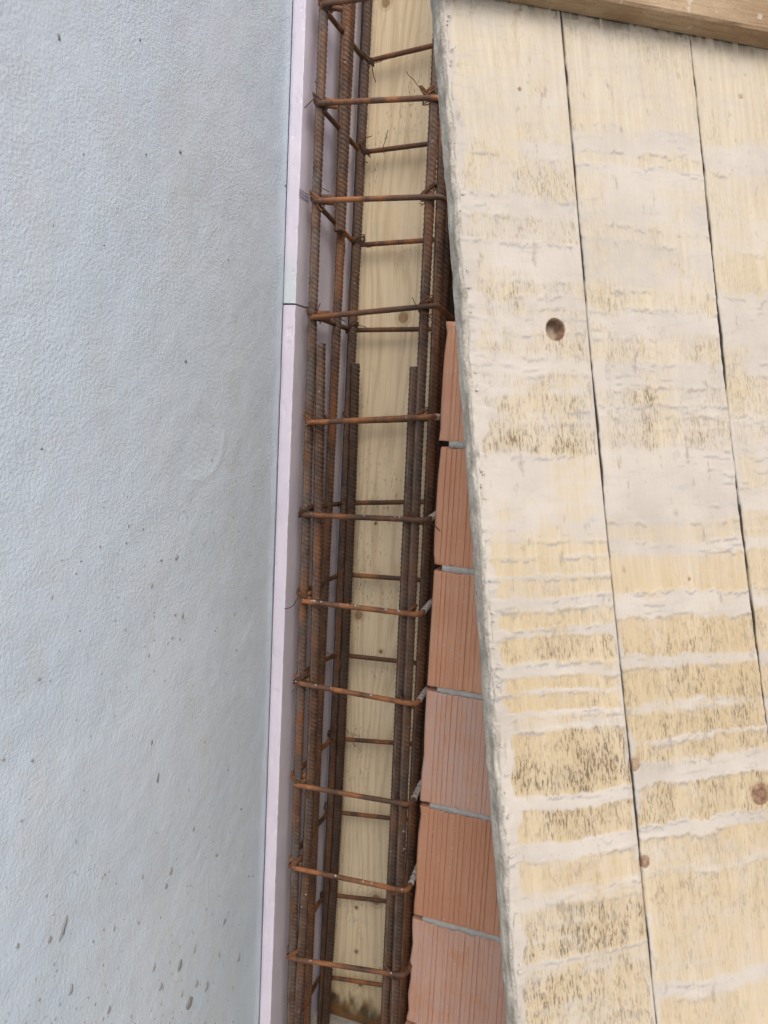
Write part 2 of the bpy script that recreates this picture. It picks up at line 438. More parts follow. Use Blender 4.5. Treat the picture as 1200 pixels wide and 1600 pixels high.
# oval trowel mark in the render
c0 = on_x(312, 690, X_PL)
q = np.hypot((YY - c0.y) / .075, (ZZ - c0.z) / .062)
arc = np.exp(-((q - 1) / .09) ** 2) * sstep(-.6, .5, (YY - c0.y) / .06 - (ZZ - c0.z) / .09)
d += .0008 * arc * (.4 + fbm(YY * 60, ZZ * 60, 12)) - .0012 * sstep(1.1, .4, q)
d += .0005 * sstep(1.0, .6, q) * np.sin((YY * .4 + ZZ) * 520)
# soft rounded bead where the render meets the foam
d *= sstep(.03, -.03, YY) * .9 + .1
d -= .0035 * sstep(-.008, 0, YY)
near = sstep(-.03, -.012, YY) * sstep(-.002, -.010, YY); d += .0012 * near * (.5 + fbm(YY * 30, ZZ * 30, 13))
V = np.stack([d, YY, ZZ], -1).reshape(-1, 3)
n1, n2 = len(zs), len(ys)
i = np.arange(n1 - 1)[:, None] * n2; j = np.arange(n2 - 1)[None]
Fq = np.stack([i + j, i + j + 1, i + n2 + j + 1, i + n2 + j], -1).reshape(-1, 4)
link('render_coat', mesh_np('render_coat', V, Fq), m_pl, wall)
g = MB(); g.box((-.30, -3.2, 0), (-.013, .9, TOP)); link('wall_core', g.mesh('wall_core'), m_pl, wall)
# mortar splashes
def splash(bm_parts, y, z, a, b, ang, seed, th=.0016):
    k = 11; ring = []
    for t in range(k):
        w = 2 * math.pi * t / k; rr = 1 + .45 * (random.random() - .5)
        u, v = math.cos(w) * a * rr, math.sin(w) * b * rr
        ring.append((u * math.cos(ang) - v * math.sin(ang), u * math.sin(ang) + v * math.cos(ang)))
    V = [(.0012 - .003, y + p[0], z + p[1]) for p in ring] + [(th, y + p[0] * .55, z + p[1] * .55) for p in ring] + [(th * 1.3, y, z)]
    Fs = [(t, (t + 1) % k, k + (t + 1) % k, k + t) for t in range(k)] + [(k + t, k + (t + 1) % k, 2 * k, 2 * k) for t in range(k)]
    bm_parts.append((np.array(V), np.array(Fs)))
parts = []
big = [(91, 58, 4, 9, -.3), (218, 62, 2.5, 4, 0), (236, 1160, 3.5, 9, .1), (246, 1215, 4, 16, .2), (64, 701, 4, 4, 0), (61, 1562, 2, 3, 0),
       (96, 890 - 15, 2, 2, 0), (126, 876, 2.2, 2.6, 0), (118, 896, 2, 2.4, 0), (252, 875, 2.4, 2.6, 0), (276, 870, 2.5, 7, .2), (156, 854, 2.4, 2.4, 0),
       (61, 1061, 3, 3.5, .4), (50, 1188, 3, 4, .5), (5, 1186, 3, 3, 0), (33, 1282, 2.5, 2.5, 0), (100, 1447, 4, 26, .42), (77, 1468, 3.2, 7, .1),
       (267, 1361, 3, 9, .35), (259, 1385, 3, 6, .4), (222, 1370, 2, 6, .2), (240, 1512, 3, 9, .4), (111, 1546, 2.6, 11, .25), (170, 1577, 3, 9, .3),
       (296, 1567, 8, 13, .5), (281, 1508, 5, 12, .4), (307, 1538, 3, 8, .3), (323, 1541, 3, 8, .4), (373, 1497, 2.6, 9, .3), (350, 1440, 3, 7, .5),
       (251, 1541, 4, 8, .4), (285, 961, 1.8, 7, 0), (284, 1554, 2, 6, .2), (274, 960, 1.5, 3, 0), (302, 1295, 2.4, 6, .3), (338, 1336, 2.4, 4, .1),
       (376, 1264, 3, 4, .3), (388, 1369, 2.6, 2.6, 0), (395, 1369, 2, 3, 0), (304, 1482, 2.2, 10, .4), (27, 1478, 3, 5, .3), (130, 1235, 2, 3, .2),
       (178, 1450, 1.8, 8, .1), (161, 1452, 2, 3, .6), (216, 1442, 2, 4, .2), (145, 1471, 2.2, 4, .6), (163, 1366, 2, 3, .3), (72, 1399, 2, 3, .4),
       (82, 352, 1.5, 4, .2), (281, 237, 4, 4, 0), (129, 241, 2, 2, 0), (228, 241, 2, 2, 0), (290, 564, 3, 4, 0), (445, 290, 3, 4, 0), (356, 406, 1.5, 2, 0), (162, 383, 2, 1.5, 0)]
for k_, (px, py, a, b, ang) in enumerate(big):
    p = on_x(px, py, X_PL); s_ = (p - CAM).length / F
    splash(parts, p.y, p.z, a * s_ * 1.15, b * s_ * .82, -ang, k_)
random.seed(11)
for k_ in range(330):
    px = 400 * random.random() ** .62; py = 1600 - 900 * random.random() ** 1.9
    if px > 452 - .037 * py - 12: continue
    p = on_x(px, py, X_PL); s_ = (p - CAM).length / F; w = .45 + 1.1 * random.random() ** 3
    splash(parts, p.y, p.z, 1.25 * w * s_, (1.1 + 2.6 * random.random()) * w * s_, -random.uniform(0, .6), k_, .0009)
link('mortar_splashes', to_mesh('mortar_splashes', parts), m_splat, wall, kind='stuff')

# ------------------------------------------------------------------ lilac foam boards beside the wall
Z_J = on_y(452, 475, XPS_Y0).z
def foam(name_label, z0, z1, y0, lean, stain_top):
    t = bpy.data.objects.new('insulation_board', None)
    # a box with subdivided faces so that stains can sit on it
    nz = 260; ny = 40; nx = 8
    def grid(fn, a, b):
        A_, B_ = np.meshgrid(np.linspace(0, 1, a), np.linspace(0, 1, b)); P = fn(A_, B_).reshape(-1, 3)
        i = np.arange(b - 1)[:, None] * a; j = np.arange(a - 1)[None]
        return P, np.stack([i + j, i + j + 1, i + a + j + 1, i + a + j], -1).reshape(-1, 4)
    x0, x1, y1 = X_PL + .001, X_XPS, XPS_Y1
    r = .0012
    def front(a, b): return np.stack([x0 + (x1 - x0) * a - .0005 * sstep(.8, 1, a) * sstep(.62, .75, fbm(a * 2, b * 90, 18)), y0 + .001 * sstep(.68, .76, fbm(a * 2.2, b * 70, 19)) + r * ((2 * a - 1) ** 8) + .0008 * (fbm(a * 3, b * 60, 8) - .5), z0 + (z1 - z0) * b], -1)
    def inner(a, b): return np.stack([x1 - 0 * a + .0012 * (fbm(a * 6, b * 30, 9) - .5) * sstep(0, .06, a), y0 + r + (y1 - y0 - r) * a, z0 + (z1 - z0) * b], -1)
    def lid(z): return lambda a, b: np.stack([x0 + (x1 - x0) * a, y0 + r + (y1 - y0 - r) * b, z + 0 * a], -1)
    def back(x): return lambda a, b: np.stack([x + 0 * a, y0 + (y1 - y0) * a, z0 + (z1 - z0) * b], -1)
    me = to_mesh('insulation_board', [grid(front, nx, nz), grid(inner, ny, nz), grid(lid(z0), 3, 3), grid(lid(z1), 3, 3), grid(back(x0), 2, 2)], False)
    co = np.zeros(len(me.vertices) * 3, np.float32); me.vertices.foreach_get('co', co); co = co.reshape(-1, 3)
    at_ = me.color_attributes.new('stain', 'FLOAT_COLOR', 'POINT')
    col = np.zeros((len(co), 4), np.float32); col[:, 3] = 1
    if stain_top:
        isf = co[:, 1] < y0 + .004
        col[:, 0] = isf * sstep(.115, .02, co[:, 2] - z0) * (.6 + .4 * fbm(co[:, 2] * 40, co[:, 0] * 40, 2))
    col[:, 1] = sstep(.66, .80, fbm(co[:, 1] * 20, co[:, 2] * 14, 4)) * .5 * (co[:, 1] > y0 + .01)
    at_.data.foreach_set('color', col.ravel())
    me.materials.append(m_xps)
    o = bpy.data.objects.new('insulation_board', me); C.objects.link(o)
    o['label'] = name_label; o['category'] = 'insulation board'; o['group'] = 'lilac foam boards between the rendered wall and the cage'
    return o
ub = foam('upper lilac foam board beside the steel cage, turquoise stain at its lower end', Z_J + .0016, TOP, XPS_Y0, 0, True)
lb = foam('lower lilac foam board beside the steel cage, long and unstained down to the footing', .031, Z_J - .0016, XPS_Y0 + .001, 0, False)
# printed grid mark on the upper board
g = MB(); gp = on_x(474, 305, X_XPS + .0006)
for a in range(3): g.box((X_XPS + .0006, gp.y - .018, gp.z - .006 + a * .006), (X_XPS + .0012, gp.y + .022, gp.z - .0052 + a * .006))
for a in range(7): g.box((X_XPS + .0006, gp.y - .018 + a * .0065, gp.z - .006), (X_XPS + .0012, gp.y - .0172 + a * .0065, gp.z + .0068))
link('printed_mark', g.mesh('printed_mark'), mat_flat('faded_ink', (.24, .21, .30)), ub)

# ------------------------------------------------------------------ shuttering boards closing the back of the column
bs = thing('back_shuttering', 'pale spruce shuttering boards seen behind the rusty cage', 'formwork', (0, Y_BOARD, 0))
def back_board(x0, x1, dy, seed, knots=(), mat=None):
    xs = np.linspace(x0, x1, max(4, int((x1 - x0) / .0024))); zs = np.linspace(.032, 2.6, 900)
    X_, Z_ = np.meshgrid(xs, zs)
    e = np.minimum(X_ - x0, x1 - X_)
    Y_ = dy + .0022 * sstep(.003, 0, e) + .0006 * (fbm(X_ * 60, Z_ * 4, seed) - .5)
    kn = np.zeros_like(X_)
    dark = np.zeros_like(X_)
    for kx, kz, r, dk in knots:
        q = np.hypot(X_ - kx, (Z_ - kz) * .9) / r
        kn = np.maximum(kn, sstep(1.15, .8, q) * (.6 + .4 * fbm(X_ * 300, Z_ * 300, 2))); kn = np.maximum(kn, .35 * np.exp(-((q - 1.35) / .2) ** 2))
        dark = np.maximum(dark, dk * sstep(1.0, .6, q))
    low = sstep(.26, .04, Z_ + .1 * (fbm(X_ * 30, Z_ * 20, 6) - .5))
    dark = np.maximum(dark, .95 * sstep(.105, .055, Z_ + .08 * (fbm(X_ * 60, Z_ * 18, 9) - .5)))
    V = np.stack([X_, Y_, Z_], -1).reshape(-1, 3); n1, n2 = X_.shape
    i = np.arange(n1 - 1)[:, None] * n2; j = np.arange(n2 - 1)[None]
    Fq = np.stack([i + j, i + j + 1, i + n2 + j + 1, i + n2 + j], -1).reshape(-1, 4)
    bx = MB(); bx.box((x0, dy + .003, .032), (x1, dy + .024, 2.6))
    bf = np.array([f for f in bx.f])
    me = to_mesh('board', [(V, Fq), (np.array(bx.v), bf)], False)
    at_ = me.color_attributes.new('film', 'FLOAT_COLOR', 'POINT')
    col = np.zeros((len(me.vertices), 4), np.float32); col[:, 3] = 1; k = V.shape[0]
    col[:k, 0] = kn.ravel(); col[:k, 1] = dark.ravel(); col[:k, 2] = low.ravel()
    at_.data.foreach_set('color', col.ravel())
    link('board', me, mat or m_bb, bs)
kn = []
for px, py, r, dk in ((603, 4, 7, .1), (630, 496, 8.5, .1), (560, 961, 7.5, .1), (595, 1018, 3.5, .5), (588, 1406, 9, .2), (587, 818, 2.5, 1), (522, 1556, 7, .9), (563, 1538, 4, .6), (557, 1487, 3.5, .4), (557, 1418, 3, .8)):
    p = on_y(px, py, Y_BOARD); kn.append((p.x, p.z, r / F * 1.75, dk))
xb1 = on_y(668, 800, Y_BOARD).x
xb0 = X_XPS + .012
back_board(xb0, xb1, 0, 3, kn)
back_board(xb1 + .003, xb1 + .20, .035, 8, mat=m_dark)  # set-back board, coloured dark to paint the shade behind the right-hand bars
g = MB(); g.box((X_XPS + .001, -.001, .032), (xb0 - .002, .020, 2.6))          # narrow filler strip against the foam
me = g.mesh('filler_strip'); me.color_attributes.new('film', 'FLOAT_COLOR', 'POINT')
link('filler_strip', me, m_bb, bs)
for z in (.35, 1.05, 1.75, 2.4):
    g = MB(); g.box((xb0 - .01, .0605, z), (xb1 + .2, .11, z + .09)); link('rail', g.mesh('rail'), m_bat, bs)

# ------------------------------------------------------------------ hollow clay block wall
bw = thing('brick_wall', 'ribbed orange clay block wall with grey joints right of the steel cage', 'wall', (X_BR, Y_BRICK, 0))
joint_px = [497, 693, 887, 1075, 1255, 1432]
zj = [on_y(x, y, Y_BRICK).z for x, y in zip((697, 684, 678, 666, 655, 644), joint_px)]
pitch = (zj[1] - zj[-1]) / 4
while zj[-1] - pitch > .0: zj.append(zj[-1] - pitch)
edge_px = [691, 680.5, 672.5, 661, 650.5, 638.5]
def groove_profile(w, x_first=.019, seed=1):
    """front profile of a block: (x, depth) pairs with square grooves in groups"""
    r_ = random.Random(seed); pr = [(0, .0035), (.0035, 0)]; x = x_first
    while x < w - .02:
        n = r_.choice((3, 4, 5))
        for k in range(n):
            if x > w - .02: break
            gw = r_.uniform(.0024, .0042); dp = r_.uniform(.0008, .0020)
            pr += [(x, 0), (x + .0009, dp), (x + gw - .0009, dp), (x + gw, 0)]; x += r_.uniform(.0085, .0105)
        x += r_.choice((.006, .011, .002))
    pr += [(w - .0035, 0), (w, .0035)]
    return pr
def block_mesh(w, h, dep, seed, x_first):
    pr = groove_profile(w, x_first, seed); n = len(pr)
    V = []; nz = [0.0, .0025, .006] + list(np.linspace(.02, h - .02, 6)) + [h - .006, h - .0025, h]; rows = len(nz)
    px_ = np.array([p[0] for p in pr]); sx = seed * 3.7
    chip = lambda z: .0012 + .0045 * sstep(.60, .78, vnoise(px_ * 110, px_ * 0 + z * 300 + sx, seed))
    for zi, z in enumerate(nz):
        e = chip(z) if zi in (0, rows - 1) else (chip(z) * .25 if zi in (1, rows - 2) else px_ * 0)
        lc = .0025 * sstep(.55, .8, float(vnoise(z * 55, sx, seed)))
        for k_, (x, d_) in enumerate(pr):
            V.append((x + (lc if k_ < 2 else 0), max(d_, float(e[k_])) + (lc if k_ == 0 else 0) + .0005 * (float(vnoise(x * 30, z * 20, seed)) - .5), z))
    for z in (0, h): V += [(0, dep, z), (w, dep, z)]
    Fs = []
    for a in range(rows - 1):
        for b in range(n - 1): Fs.append((a * n + b, a * n + b + 1, (a + 1) * n + b + 1, (a + 1) * n + b))
    B0 = rows * n
    Fs += [tuple(r * n for r in range(rows)) + (B0 + 2, B0), (B0 + 1, B0 + 3) + tuple(r * n + n - 1 for r in range(rows - 1, -1, -1))]
    Fs += [(B0, B0 + 2, B0 + 3, B0 + 1), tuple(range(n - 1, -1, -1)) + (B0, B0 + 1), tuple(range((rows - 1) * n, rows * n)) + (B0 + 3, B0 + 2)]
    me = bpy.data.meshes.new('brick'); me.from_pydata(V, [], Fs); me.update(); return me
# top of each course, height, overhang from the free end, dust, redness
courses = []
ntop = len(zj)
tooth = [0.0] * ntop
for k in range(ntop):
    ztop = zj[k]; zbot = zj[k + 1] if k + 1 < ntop else .03
    if ztop - zbot < .05: continue
    ex = on_y(edge_px[k], (joint_px[k] + (joint_px[k + 1] if k + 1 < 6 else 1610)) / 2, Y_BRICK).x - X_BR if k < 6 else 0
    courses.append((ztop, zbot, ex, (.12, .05, .08, .95, .12, .8, .3, .2)[k % 8], (.05, .1, .1, .1, .75, .2, .5, .3)[k % 8]))
zt = zj[0] + pitch
k = 0
while zt < 2.7:
    courses.append((zt, zt - pitch, .065 if k % 2 == 0 else .02, .2, .4)); zt += pitch; k += 1
JT = .0115
meshes = {}
mort = MB()
for ci, (z1, z0, ex, dust, red) in enumerate(courses):
    h = z1 - z0 - JT
    x = ex; first = True; wds = [.245] * 9
    if ci % 2: wds[0] = .37
    for w in wds:
        key = (round(w, 3), round(h, 3), first and ci)
        if key not in meshes:
            me = block_mesh(w, h, .24, ci * 3 + 1 + int(w * 100), (.019, .014, .016, .022, .020, .016, .02, .02)[ci % 8] if first else .012)
            me.materials.append(m_br); meshes[key] = me
        o = bpy.data.objects.new('brick', meshes[key]); C.objects.link(o); o.parent = bw
        o.location = (x, random.uniform(-.0015, .0015), z0 + JT * .5)
        o.color = (min(1, dust + random.uniform(-.1, .1) * (not first)), max(0, red + random.uniform(-.1, .2) * (not first)), 0, 1)
        x += w + .002; first = False
        if x > 2.2: break
# mortar beds with a ragged lip
parts = []
for ci, (z1, z0, ex, dust, red) in enumerate(courses):
    xs = np.arange(ex + .02, 2.2, .004); n = len(xs)
    rough_ = lambda s_: (vnoise(xs * 160, xs * 0 + ci, s_) - .5)
    start = sstep(ex + .010, ex + .034, xs)
    hh = JT * .53
    yl = .0034 - .0036 * start + .0034 * rough_(1) - .0016 * (vnoise(xs * 420, xs * 0 + ci, 9) - .5)
    rows = [(.22 + 0 * xs, z0 - hh + 0 * xs), (yl + .003, z0 - hh + .0016 * rough_(2)), (yl, z0 - .0045 + .004 * rough_(3)), (yl + .0006, z0 + .0045 + .004 * rough_(4)), (yl + .003, z0 + hh + .0016 * rough_(5)), (.22 + 0 * xs, z0 + hh + 0 * xs)]
    V = np.vstack([np.stack([xs, a, b], -1) for a, b in rows])
    Fs = np.array([(r * n + q_, r * n + q_ + 1, (r + 1) * n + q_ + 1, (r + 1) * n + q_) for r in range(5) for q_ in range(n - 1)])
    o = link('mortar_joint', to_mesh('mortar_joint', [(V, Fs)]), m_mort, bw)

# ------------------------------------------------------------------ rebar cage
cage = thing('rebar_cage', 'rusty column reinforcement cage of ribbed bars tied with stirrups', 'rebar cage', (0, 0, .03))
cz = Vector((0, 0, .03))
def W_(p): return (p[0], p[1], p[2] - .03)
def bar(pts, Y, rad, mat, top=None, bottom=True, seed=0, name='vertical_bar', pitch=.0092, end=None):
    P = [on_y(px, py, Y) for px, py in pts]
    P = [np.array(p) for p in P]
    P.sort(key=lambda p: -p[2])
    # straight fit plus a little of the measured wander
    A = np.array(P); fx = np.polyfit(A[:, 2], A[:, 0], 1 if len(P) < 4 else 2)
    z1 = top if top is not None else A[0][2]; z0 = .028 if end is None else A[-1][2]
    zs_ = np.linspace(z1, z0, 14)
    fl = np.polyfit(A[:, 2], A[:, 0], 1)
    xs_ = [np.polyval(fx, z) if A[-1][2] - .15 < z < A[0][2] + .15 else None for z in zs_]
    xe0 = np.polyval(fx, A[-1][2] - .15); xe1 = np.polyval(fx, A[0][2] + .15)
    xs_ = [x if x is not None else (xe1 + fl[0] * (z - A[0][2] - .15) if z > A[0][2] else xe0 + fl[0] * (z - A[-1][2] + .15)) for x, z in zip(xs_, zs_)]
    r_ = random.Random(seed)
    Q = np.array([(x, Y + .0012 * math.sin(k_ * .9 + seed), z) for k_, (x, z) in enumerate(zip(xs_, zs_))])
    Q = smooth_path(Q, 2); Q, t = resample(Q, .0016)
    Q[:, 2] -= .03
    rad = rad * 1.08
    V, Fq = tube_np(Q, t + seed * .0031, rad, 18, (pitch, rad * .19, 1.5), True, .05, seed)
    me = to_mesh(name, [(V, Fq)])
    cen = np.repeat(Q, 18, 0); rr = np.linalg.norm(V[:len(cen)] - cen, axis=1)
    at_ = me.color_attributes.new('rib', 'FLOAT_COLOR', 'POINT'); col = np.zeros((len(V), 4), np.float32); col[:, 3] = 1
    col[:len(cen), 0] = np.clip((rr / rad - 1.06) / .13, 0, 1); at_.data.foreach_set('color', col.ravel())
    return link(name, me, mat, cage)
FLp = [(506, 10), (500, 160), (496, 290), (492, 413), (487, 573), (480, 727), (477, 857), (471, 1050), (468, 1120), (463, 1313), (460, 1400), (455, 1593)]
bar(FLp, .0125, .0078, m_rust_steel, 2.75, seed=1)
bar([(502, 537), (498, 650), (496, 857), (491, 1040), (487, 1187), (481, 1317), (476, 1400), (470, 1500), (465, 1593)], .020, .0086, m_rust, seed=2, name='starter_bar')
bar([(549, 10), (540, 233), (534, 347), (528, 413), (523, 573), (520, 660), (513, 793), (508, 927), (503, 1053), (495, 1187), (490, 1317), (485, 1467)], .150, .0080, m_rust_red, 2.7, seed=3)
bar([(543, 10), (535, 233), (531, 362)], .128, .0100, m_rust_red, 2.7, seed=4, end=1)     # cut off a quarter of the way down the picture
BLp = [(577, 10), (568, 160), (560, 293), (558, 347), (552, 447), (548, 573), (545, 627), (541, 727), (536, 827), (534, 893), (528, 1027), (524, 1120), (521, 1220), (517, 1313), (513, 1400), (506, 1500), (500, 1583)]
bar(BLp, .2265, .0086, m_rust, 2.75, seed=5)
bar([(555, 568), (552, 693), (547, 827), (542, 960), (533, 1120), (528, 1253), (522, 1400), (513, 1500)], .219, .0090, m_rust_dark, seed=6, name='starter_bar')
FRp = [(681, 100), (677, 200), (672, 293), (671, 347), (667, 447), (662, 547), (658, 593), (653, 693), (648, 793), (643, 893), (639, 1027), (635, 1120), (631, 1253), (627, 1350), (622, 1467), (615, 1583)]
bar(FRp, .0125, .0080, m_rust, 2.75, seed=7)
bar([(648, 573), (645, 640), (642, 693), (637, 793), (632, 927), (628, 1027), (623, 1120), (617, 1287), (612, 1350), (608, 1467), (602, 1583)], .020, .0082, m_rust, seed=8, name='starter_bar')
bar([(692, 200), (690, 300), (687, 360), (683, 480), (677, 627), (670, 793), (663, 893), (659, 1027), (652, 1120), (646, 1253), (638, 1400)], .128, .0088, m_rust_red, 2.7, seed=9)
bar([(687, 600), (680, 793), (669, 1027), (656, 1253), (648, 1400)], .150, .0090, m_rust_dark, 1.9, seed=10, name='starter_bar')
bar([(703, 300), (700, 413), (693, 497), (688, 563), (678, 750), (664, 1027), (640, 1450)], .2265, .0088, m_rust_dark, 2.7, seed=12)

def fillet(P, r, n=6):
    out = [P[0]]
    for a, b, c in zip(P[:-2], P[1:-1], P[2:]):
        u = (a - b); v = (c - b); lu, lv = np.linalg.norm(u), np.linalg.norm(v); u = u / lu; v = v / lv
        ang = math.acos(np.clip(u @ v, -1, 1)); dd = min(r / math.tan(ang / 2), lu * .49, lv * .49)
        p, q = b + u * dd, b + v * dd
        for t in np.linspace(0, 1, n): out.append((1 - t) ** 2 * p + 2 * t * (1 - t) * b + t * t * q)
    out.append(P[-1]); return np.array(out)
# left and right ends of the front leg, left and right of the back leg, in photo positions
ST = [((494, 8), (688, -20), (584, 95), (700, 62)),
      ((487, 162), (690, 152), (570, 238), (700, 219)),
      ((482, 314), (691, 307), (560, 383), (700, 372)),
      ((477, 497), (684, 477), (549, 516), (690, 513)),
      ((472, 661), (676, 651), (543, 659), (690, 652)),
      ((465, 804), (668, 813), (538, 786), (680, 781)),
      ((462, 938), (657, 961), (530, 897), (672, 906)),
      ((457, 1066), (650, 1101), (522, 1022), (664, 1036)),
      ((453, 1225), (642, 1258), (516, 1153), (656, 1160)),
      ((449, 1354), (637, 1393), (510, 1267), (650, 1279)),
      ((446, 1496), (634, 1525), (503, 1396), (645, 1408)),
      ((440, 1640), (625, 1680), (495, 1523), (636, 1540))]
sr = .0049
wires = []
for k_, (a, b, c, d_) in enumerate(ST):
    a, b, c, d_ = (np.array(on_y(p[0], p[1], Y)) for p, Y in ((a, 0.0), (b, 0.0), (c, YB), (d_, YB)))
    # leave the left back corner beside the left rear bar and the right one out towards the blocks
    c[0] = min(c[0], a[0] + .012); d_[0] = max(min(d_[0], b[0] + .03), b[0] - .01)
    c[0] = a[0] + (c[0] - a[0]) * .6
    up_ = np.array((0, 0, .0098)); diag = np.array((.034, .036, .004))
    P = [a + diag + np.array((.004, -.004, 0)), a, b, d_, c, a + up_, a + up_ + diag]
    if k_ % 3 == 1: P = [p - up_ * .0 for p in P]
    P = fillet(np.array(P), .015)
    P, t = resample(P, .0022); P[:, 2] -= .03
    V, Fq = tube_np(P, t, sr, 12, (.0062, .0006, 1.2), True, .06, k_)
    link('stirrup', to_mesh('stirrup', [(V, Fq)]), m_stir if k_ not in (3, 5) else m_rust_red, cage)
    ST[k_] = (a, b, c, d_)
for z in (ST[0][0][2] + .19, ST[0][0][2] + .38):
    a, b, c, d_ = (p.copy() for p in ST[0])
    for p in (a, b, c, d_): p[2] += z - ST[0][0][2]
    P = fillet(np.array([a, b, d_, c, a + (0, 0, .01)]), .015); P, t = resample(P, .003); P[:, 2] -= .03
    V, Fq = tube_np(P, t, sr, 10, None, True, .06, 3); link('stirrup', to_mesh('stirrup', [(V, Fq)]), m_stir, cage)

# tie wires: a loop round each crossing, a twist and two bent tails
def tie(p, seed, size=1.0, tails=True):
    r_ = random.Random(seed); out = []
    p = np.array(p); e1 = np.array((.0135, 0, .011 * r_.choice((-1, 1)))) * size; e2 = np.array((0, .0145, 0)) * size
    L = [p + e1 * math.cos(w) + e2 * math.sin(w) + np.array((0, 0, .001 * w / 2)) for w in np.linspace(0, 6 * math.pi, 34)]
    L = [q_ + np.array([r_.uniform(-.0014, .0014) for _ in range(3)]) for q_ in L]
    P, t = resample(smooth_path(L, 1), .003); out.append(tube_np(P, t, .0012, 5))
    if tails:
        for s_ in range(r_.choice((1, 2, 2))):
            q = p + e1 * r_.choice((-.6, .7)) + np.array((0, -.010, 0)); v = np.array((r_.uniform(.1, 1), r_.uniform(-.4, .5), r_.uniform(-1, .7))); v /= np.linalg.norm(v)
            Q = [q]
            for k in range(7):
                v = v + np.array([r_.uniform(-.45, .45) for _ in range(3)]); v /= np.linalg.norm(v); Q.append(Q[-1] + v * r_.uniform(.004, .0075))
            Q, t = resample(smooth_path(Q, 2), .003); out.append(tube_np(Q, t, .0010, 5))
    for V, Fq in out: V[:, 2] -= .03
    link('tie_wire', to_mesh('tie_wire', out), m_wire, cage)
for k_, (a, b, c, d_) in enumerate(ST[:11]):
    tie(a + (.012, .012, .003), k_ * 7 + 1, 1.05, k_ in (1, 2, 3, 4, 6, 7, 8))
    fr = on_y(*[(667, 152), (672, 153), (669, 305), (665, 479), (657, 653), (650, 811), (640, 958), (634, 1097), (628, 1255), (622, 1390), (614, 1521)][k_], .012)
    tie(np.array(fr), k_ * 7 + 2, 1.0, k_ in (1, 3, 5, 9))
    bl = on_y(*[(575, 96), (569, 237), (560, 382), (550, 515), (544, 657), (538, 787), (533, 898), (528, 1024), (521, 1154), (516, 1268), (509, 1396)][k_], .229)
    tie(np.array(bl), k_ * 7 + 3, 1.0, k_ in (0, 1, 2, 3, 5, 6, 7, 8))
# loose wire curls
for seed, (px, py, Y) in enumerate([(597, 95, .22), (664, 140, 0), (600, 240, .22), (655, 318, .0), (540, 380, .21), (580, 386, .22), (660, 500, 0), (545, 1146, .22), (558, 1150, .2), (565, 785, .22), (520, 1025, .2), (480, 1228, 0), (515, 300, .05)]):
    r_ = random.Random(90 + seed); q = np.array(on_y(px, py, Y)); v = np.array((r_.uniform(-1, 1), -.3, r_.uniform(-.6, 1))); v /= np.linalg.norm(v); Q = [q]
    for k in range(8):
        v = v + np.array([r_.uniform(-.5, .5) for _ in range(3)]); v /= np.linalg.norm(v); Q.append(Q[-1] + v * .006)
    Q, t = resample(smooth_path(Q, 2), .003); V, Fq = tube_np(Q, t, .0008, 5); V[:, 2] -= .03
    link('tie_wire', to_mesh('tie_wire', [(V, Fq)]), m_wire, cage)
# cement left on the right-hand legs of some stirrups
for k_ in (4, 5, 6, 7, 8, 9):
    a, b, c, d_ = ST[k_]; u = (d_ - b) / np.linalg.norm(d_ - b)
    P, t = resample([b + u * .022, b + u * .085], .002); P[:, 2] -= .03
    rad = sr * (1.16 + .12 * np.sin(t * 400)); V, Fq = tube_np(P, t, rad, 12, None, True, .0)
    link('mortar_coat', to_mesh('mortar_coat', [(V, Fq)]), m_mort, cage)

random.seed(31); parts = []
for k in range(60):
    a, b, c, d_ = random.choice(ST[5:11])
    if random.random() < .5: p = a + (b - a) * random.random() + np.array((0, -.003, sr * .8))
    else:
        z = .03 + 1.1 * random.random() ** 2; px_ = random.choice(((463, 1400), (477, 1400), (626, 1400), (612, 1400), (514, 1400)))
        q = on_y(*px_, YB - .012 if px_[0] == 514 else .012); p = np.array((q.x + (z - q.z) * random.uniform(.055, .075) * 0 + random.uniform(-.006, .006), q.y - .008, z))
        if abs(z - q.z) > .16: continue
    r = random.uniform(.0008, .0024); oc = []
    P, t = resample([p + (0, 0, -r), p + (0, 0, r)], r * .4); w = r * np.sqrt(np.clip(1 - ((t / t[-1]) * 2 - 1) ** 2, .02, 1))
    V, Fq = tube_np(P, t, w, 6); V[:, 2] -= .03; parts.append((V, Fq))
link('cement_drops', to_mesh('cement_drops', parts), m_mort, cage, kind='stuff')

# ------------------------------------------------------------------ leaning formwork panel in front of the blocks
uc = Vector((-888, 14000, 1200)).normalized(); rc = Vector((4400, 100, 1200)); rc = (rc - uc * rc.dot(uc)).normalized()
pr_, pu_ = cam2world(rc), cam2world(uc)
pn_ = pr_.cross(pu_); pn_ = pn_ if pn_.dot(fwd) > 0 else -pn_          # away from the viewer
p0 = CAM + ray(752, 815) * .90
def PN(px, py):
    q = on_plane(px, py, p0, pn_) - p0; return q.dot(pr_), q.dot(pu_)
# slide the panel's origin down its left edge to the ground
vb = -(p0.z - .012) / pu_.z
base = p0 + pu_ * vb
pan = thing('formwork_panel', 'large cement-stained formwork panel of wide boards leaning on the right', 'formwork panel', base)
pan.matrix_world = Matrix.Translation(base) @ Matrix((pr_, pn_, pu_)).transposed().to_4x4()
# board edges across the panel, measured on a level line, and the levels along the left edge
UB = [0.0] + [PN(x, 800)[0] for x in (945.5, 1155)]
UB.append(UB[2] + .152); UB.append(UB[3] + .150)
edge_y = np.array([-400, 0, 200, 400, 600, 800, 1000, 1200, 1400, 1600, 1900])
edge_x = np.interp(edge_y, [0, 180, 420, 580, 805, 980, 1160, 1380, 1600], [696, 705, 718, 734, 752, 766, 779, 796, 817])
